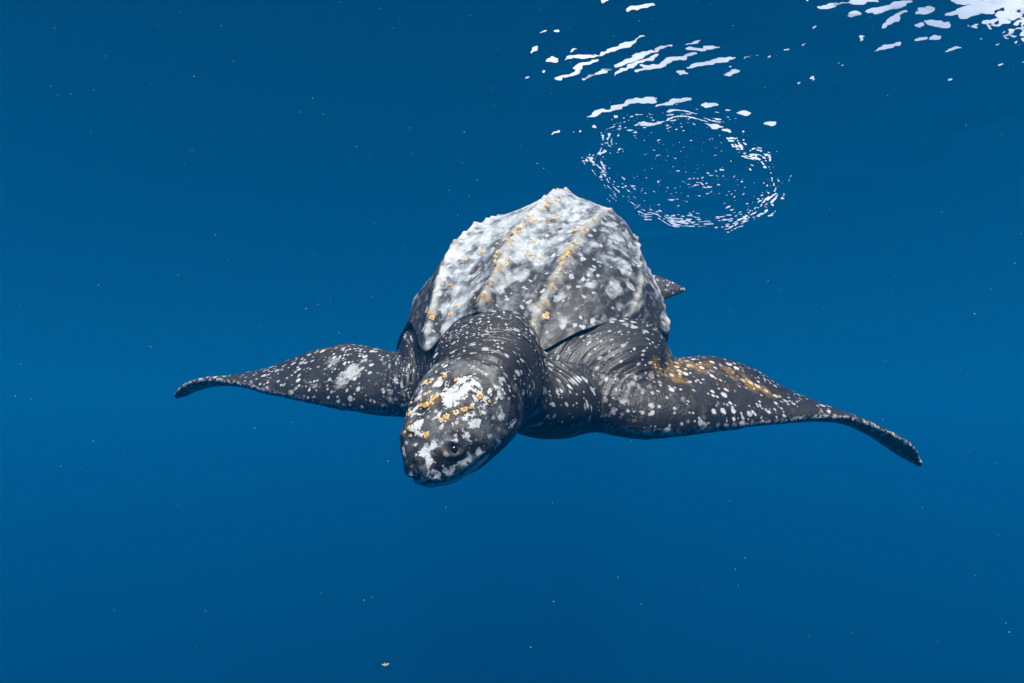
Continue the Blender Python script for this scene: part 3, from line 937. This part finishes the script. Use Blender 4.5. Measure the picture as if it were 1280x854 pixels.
def skin_mat():
    m = NT('turtle_skin')
    bc = m.attr('bco', 'Vector'); pat = m.attr('pat', 'Vector')
    neck = m.attr('neck'); head = m.attr('head'); sp = m.attr('spot')
    base = m.mix(m.noise(bc, 14.0, 5), (0.004, 0.004, 0.005, 1), (0.021, 0.018, 0.017, 1))
    base = m.mix(m.step(m.noise(bc, 5.0, 3), 0.45, 0.7), base, (0.018, 0.018, 0.019, 1))
    wb = m.warp(bc, 50.0, 0.008, 3)
    grit = m.math('MULTIPLY', m.math('SUBTRACT', m.noise(bc, 150.0, 6, 0.7), 0.5), 0.42)
    def dots(vec, sc_, r0, r1, lo, hi, rnd=1.0, dens=None, dim='3D'):
        d, c = m.voro(vec, sc_, rnd, dim=dim)
        sep = m.n('SeparateColor'); m.l(c, sep.inputs[0])
        on = m.step(m.math('ADD', sep.outputs[0], dens if dens is not None else 0.0), lo, hi)
        rad = m.mixf(sep.outputs[1], r0, r1)
        return m.math('MULTIPLY', m.step(m.math('SUBTRACT', m.math('ADD', d, grit), rad), 0.10, -0.08), m.math('MULTIPLY', on, m.mixf(sep.outputs[2], 0.55, 1.0)))
    dn = m.math('MULTIPLY', m.math('SUBTRACT', sp, 0.55), 0.9)
    f1 = dots(wb, 37.0, 0.14, 0.40, 0.28, 0.36, dens=dn)
    f2 = dots(m.vmath('ADD', wb, (4.2, 1.1, 9.3)), 68.0, 0.10, 0.38, 0.60, 0.68, dens=dn)
    fl = m.math('MAXIMUM', f1, f2)
    pn = m.vmath('MULTIPLY', m.warp(pat, 25.0, 0.012, 2), (1.75, 0.85, 1.0))
    k1 = dots(pn, 44.0, 0.14, 0.40, 0.22, 0.32, 0.75, dens=dn)
    k2 = dots(m.vmath('ADD', m.vmath('MULTIPLY', wb, (1, 1, 1.3)), (7.7, 3.3, 1.9)), 95.0, 0.12, 0.38, 0.62, 0.72, dens=dn)
    nk = m.math('MAXIMUM', k1, k2)
    pt = m.attr('paint')
    hn = m.math('ADD', pt, m.math('MULTIPLY', m.math('SUBTRACT', m.noise(m.warp(bc, 40.0, 0.02), 55.0, 5, 0.65), 0.5), 3.0))
    h1 = m.step(hn, 0.44, 0.60)
    h2 = dots(wb, 62.0, 0.06, 0.36, 0.48, 0.56)
    hd = m.math('MAXIMUM', h1, m.math('MULTIPLY', h2, 0.8))
    rim = m.math('MULTIPLY', m.attr('rim'), m.step(m.noise(bc, 75.0, 5, 0.65), 0.47, 0.58))
    pf = m.step(m.math('ADD', m.attr('paint'), m.math('MULTIPLY', m.math('SUBTRACT', m.noise(bc, 45.0, 6, 0.7), 0.5), 2.2)), 0.45, 0.95)
    fl = m.math('MAXIMUM', m.math('MAXIMUM', fl, rim), m.math('MULTIPLY', pf, 0.7))
    fac = m.mixf(neck, fl, nk)
    fac = m.mixf(head, fac, hd)
    whit = m.mix(m.noise(bc, 60.0, 5, 0.7), (0.26, 0.28, 0.30, 1), (0.70, 0.71, 0.71, 1))
    base = m.mix(m.math('MULTIPLY', head, m.step(m.noise(bc, 22.0, 4), 0.4, 0.7)), base, (0.11, 0.115, 0.12, 1))
    oc = m.attr('ochre')
    ocn = m.step(m.math('MULTIPLY', oc, m.step(m.noise(bc, 26.0, 6, 0.7), 0.36, 0.62)), 0.12, 0.55)
    base = m.mix(m.math('MULTIPLY', ocn, 0.8), base, m.mix(m.noise(bc, 70.0, 5, 0.7), (0.05, 0.024, 0.004, 1), (0.34, 0.18, 0.03, 1)))
    col = m.mix(fac, base, m.mix(m.math('MULTIPLY', oc, 0.6), whit, (0.75, 0.5, 0.2, 1)))
    col = m.mix(m.math('MULTIPLY', m.attr('mouth'), 0.95), col, (0.004, 0.004, 0.005, 1))
    st = m.vmath('MULTIPLY', pat, (1.0, 0.10, 1.0))
    wr = m.noise(m.warp(st, 10.0, 0.02), 130.0, 4, 0.6)
    gen = m.noise(bc, 110.0, 5, 0.65)
    h = m.mixf(neck, gen, m.math('ADD', m.math('MULTIPLY', wr, 1.0), m.math('MULTIPLY', gen, 0.4)))
    h = m.math('ADD', h, m.math('MULTIPLY', fac, 0.15))
    m.principled(col, m.mixf(fac, 0.36, 0.5), h, 0.6, 0.005, 0.32)
    return m.m

bodyo, BV, EYE = build_body()
bodyo.data.materials.append(skin_mat())

# ---- eyes
def build_eye():
    m = NT('eye')
    m.principled((0.012, 0.008, 0.009, 1), 0.15, spec=0.6)
    nu, nv = 20, 12
    vs, fs = [], []
    for i in range(nv + 1):
        a = math.pi * i / nv
        for j in range(nu):
            b = 2 * math.pi * j / nu
            vs.append((math.sin(a) * math.cos(b), math.sin(a) * math.sin(b), math.cos(a)))
    for i in range(nv):
        for j in range(nu):
            fs.append([i * nu + j, i * nu + (j + 1) % nu, (i + 1) * nu + (j + 1) % nu, (i + 1) * nu + j])
    return np.array(vs), fs, m.m
ev, ef, em = build_eye()
for sgn in (1, -1):
    c = HB + HA * HL * EYE[0] + HU * EYE[2]
    hit = BV.find_nearest(Vector(c + HS * sgn * EYE[1] - ORI))
    p = np.array(hit[0]); en = np.array(hit[1])
    e = mesh_obj('eye', ev * 0.0096, ef, em, turtle)
    e.location = p - en * 0.0046

# ---- barnacles
def barnacle_mesh(seed):
    r = np.random.RandomState(seed)
    n = 14
    prof = [(1.12, -.25), (1.0, .15), (.86, .5), (.64, .66), (.46, .60), (.34, .34), (.20, .42), (.08, .5)]
    vs, fs, cr = [], [], []
    wob = 1 + 0.16 * r.randn(n); kz = r.uniform(.6, 1.2); kr = r.uniform(.8, 1.15)
    for i, (a, z) in enumerate(prof):
        for j in range(n):
            t = 2 * math.pi * j / n
            k = wob[j] if i < 4 else 1 + (wob[j] - 1) * .4
            vs.append((a * k * math.cos(t), kr * a * k * math.sin(t), (z + 0.06 * r.randn()) * (kz if z > 0 else 1)))
            cr.append(i / 7.0)
    for i in range(len(prof) - 1):
        for j in range(n):
            fs.append([i * n + j, i * n + (j + 1) % n, (i + 1) * n + (j + 1) % n, (i + 1) * n + j])
    fs.append([(len(prof) - 1) * n + j for j in range(n)])
    me = bpy.data.meshes.new('barnacle')
    me.from_pydata(vs, [], fs)
    me.polygons.foreach_set('use_smooth', np.full(len(me.polygons), True))
    set_attr(me, 'crown', np.array(cr))
    return me

def barnacle_mat():
    m = NT('barnacle_shell')
    oi = m.n('ObjectInfo')
    tc = m.n('TexCoord')
    cr = m.attr('crown')
    body_c = m.mix(oi.outputs['Random'], (0.62, 0.28, 0.03, 1), (0.74, 0.46, 0.08, 1))
    body_c = m.mix(m.step(m.math('FRACT', m.math('MULTIPLY', oi.outputs['Random'], 7.3)), 0.72, 0.8), body_c, (0.62, 0.50, 0.34, 1))
    body_c = m.mix(m.math('MULTIPLY', m.noise(tc.outputs['Object'], 3.0, 4), 0.5), body_c, (0.85, 0.72, 0.40, 1))
    c2 = m.mix(m.step(cr, 0.55, 0.72), body_c, (0.30, 0.10, 0.01, 1))
    c2 = m.mix(m.step(cr, 0.80, 0.95), c2, (0.85, 0.55, 0.2, 1))
    m.principled(c2, 0.45, m.noise(tc.outputs['Object'], 6.0, 4), 0.4, 0.15, 0.4)
    return m.m

bmat = barnacle_mat()
bmeshes = [barnacle_mesh(k) for k in range(9)]
for me in bmeshes:
    me.materials.append(bmat)
SV = BVHTree.FromPolygons(co_of(shell.data).tolist(), [list(p.vertices) for p in shell.data.polygons])
rnd = random.Random(5)
def barnacle(px, py, rp):
    dr = Vector(unit(P(px, py, 1) - CAM)); og = Vector(CAM - ORI)
    h1, h2 = BV.ray_cast(og, dr), SV.ray_cast(og, dr)
    hs = [h for h in (h1, h2) if h[0] is not None]
    if not hs:
        return
    h = min(hs, key=lambda t: t[3])
    if (-dr) .dot(h[1]) < 0.06:
        return
    d = (np.array(h[0]) + ORI - CAM) @ FWD
    r = rp * d / FPX * rnd.uniform(.72, 1.2)
    o = bpy.data.objects.new('barnacle', rnd.choice(bmeshes))
    COL.objects.link(o)
    o.parent = turtle
    o.location = h[0]
    q = h[1].to_track_quat('Z', 'Y')
    o.rotation_mode = 'QUATERNION'
    from mathutils import Quaternion
    o.rotation_quaternion = q @ Quaternion((0, 0, 1), rnd.uniform(0, 6.28))
    o.scale = (r * rnd.uniform(.9, 1.1), r * rnd.uniform(.9, 1.1), r * rnd.uniform(.75, 1.1))
head_b = [(531, 479, 3.5), (538, 478, 3.2), (556, 471, 3.8), (570, 475, 3.2), (531, 493, 3.2), (536, 491, 3.6), (544, 497, 3.2), (547, 494, 3.2),
          (542, 499, 3), (538, 504, 3.2), (532, 507, 4), (526, 507, 2.8), (526, 500, 2.4), (600, 496, 4.3), (612, 502, 3), (581, 512, 4.4), (588, 510, 2.6),
          (570, 516, 4), (558, 521, 4.2), (552, 526, 2.8), (548, 522, 2.4), (533, 544, 4.4), (514, 504, 3), (512, 518, 3.6), (511, 535, 2.8), (506, 540, 2.4), (513, 545, 3)]
shell_b = [(540, 398, 4.6), (538, 392, 3), (571, 382, 3.2), (563, 393, 3.4), (563, 357, 2.8), (603, 316, 3), (632, 330, 3.6), (632, 325, 2.8), (667, 302, 3.2),
           (682, 397, 4.4), (684, 392, 3.2), (580, 325, 2.4), (625, 316, 2.6)]
for a in head_b + shell_b:
    barnacle(*a)
def trail(pts, n, jit, lo, hi):
    pts = np.array(pts, float)
    s = np.concatenate([[0], np.cumsum(np.linalg.norm(np.diff(pts, axis=0), axis=1))])
    for _ in range(n):
        t = rnd.random() * s[-1]
        x = np.interp(t, s, pts[:, 0]); y = np.interp(t, s, pts[:, 1])
        barnacle(x + rnd.gauss(0, jit), y + rnd.gauss(0, jit), rnd.uniform(lo, hi))
trail([(702, 248), (680, 259), (667, 272), (658, 281), (646, 289), (633, 298), (624, 304), (617, 330)], 46, 1.6, 1.2, 2.4)
trail([(722, 303), (713, 308), (710, 314), (703, 322), (699, 340)], 22, 1.5, 1.3, 2.6)
trail([(728, 286), (714, 289), (705, 291)], 8, 1.2, 1.2, 2.0)
trail([(699, 271), (689, 277), (686, 286)], 10, 1.8, 1.2, 2.2)
trail([(655, 313), (664, 319), (680, 323)], 10, 1.8, 1.2, 2.2)

# ------------------------------------------------------------------ drifting specks
def build_specks():
    m = NT('marine_snow')
    m.principled((0.30, 0.32, 0.32, 1), 0.8)
    r = random.Random(11)
    vs, fs = [], []
    def bit(c, s, el):
        b = len(vs)
        ax = Vector((r.gauss(0, 1), r.gauss(0, 1), r.gauss(0, 1))).normalized()
        for d in ((1, 0, 0), (-1, 0, 0), (0, 1, 0), (0, -1, 0), (0, 0, 1), (0, 0, -1)):
            q = Vector(d) * s * r.uniform(.6, 1.2)
            q = q + ax * (q.dot(ax)) * (el - 1)
            vs.append(tuple(np.array(c) + np.array(q)))
        for a in ((0, 2, 4), (2, 1, 4), (1, 3, 4), (3, 0, 4), (2, 0, 5), (1, 2, 5), (3, 1, 5), (0, 3, 5)):
            fs.append([b + k for k in a])
    for _ in range(380):
        px, py = r.uniform(-60, 1340), 854 * r.random() ** 1.8 - 30
        d = r.uniform(0.7, 4.0)
        p = P(px, py, d)
        if p[2] > -0.08:
            continue
        bit(p, r.uniform(.0004, .0014) * (0.5 + d * .35), r.uniform(1, 2.6))
    return mesh_obj('floating_specks', vs, fs, m.m, smooth=True)
sp_ = build_specks()
sp_['kind'] = 'stuff'
sp_['label'] = 'tiny pale specks drifting in the blue water'
sp_['category'] = 'specks'

# a scrap of weed below the turtle
def build_scrap():
    m = NT('scrap')
    tc = m.n('TexCoord')
    m.principled(m.mix(m.noise(tc.outputs['Object'], 120.0, 3), (0.20, 0.15, 0.08, 1), (0.55, 0.46, 0.30, 1)), 0.6)
    r = np.random.RandomState(2)
    t = np.linspace(0, 1, 9)
    vs, fs = [], []
    for i, a in enumerate(t):
        c = np.array([-.0095 + .019 * a, .002 * math.sin(5 * a), -.003 * math.sin(3.0 * a) + .004 * a * a])
        w = .0052 * math.sin(math.pi * (0.08 + .84 * a)) * (1 + .25 * r.randn())
        for k in range(6):
            b = 2 * math.pi * k / 6
            vs.append(c + np.array([0, .35 * w * math.cos(b), w * math.sin(b)]))
    for i in range(8):
        for k in range(6):
            fs.append([i * 6 + k, i * 6 + (k + 1) % 6, (i + 1) * 6 + (k + 1) % 6, (i + 1) * 6 + k])
    fs += [[0, 1, 2, 3, 4, 5], [48 + k for k in (5, 4, 3, 2, 1, 0)]]
    o = mesh_obj('weed_scrap', np.array(vs), fs, m.m)
    o.location = P(482, 831, 1.7)
    o['label'] = 'tiny tan scrap of curled weed adrift in deep water below the turtle'
    o['category'] = 'weed scrap'
build_scrap()
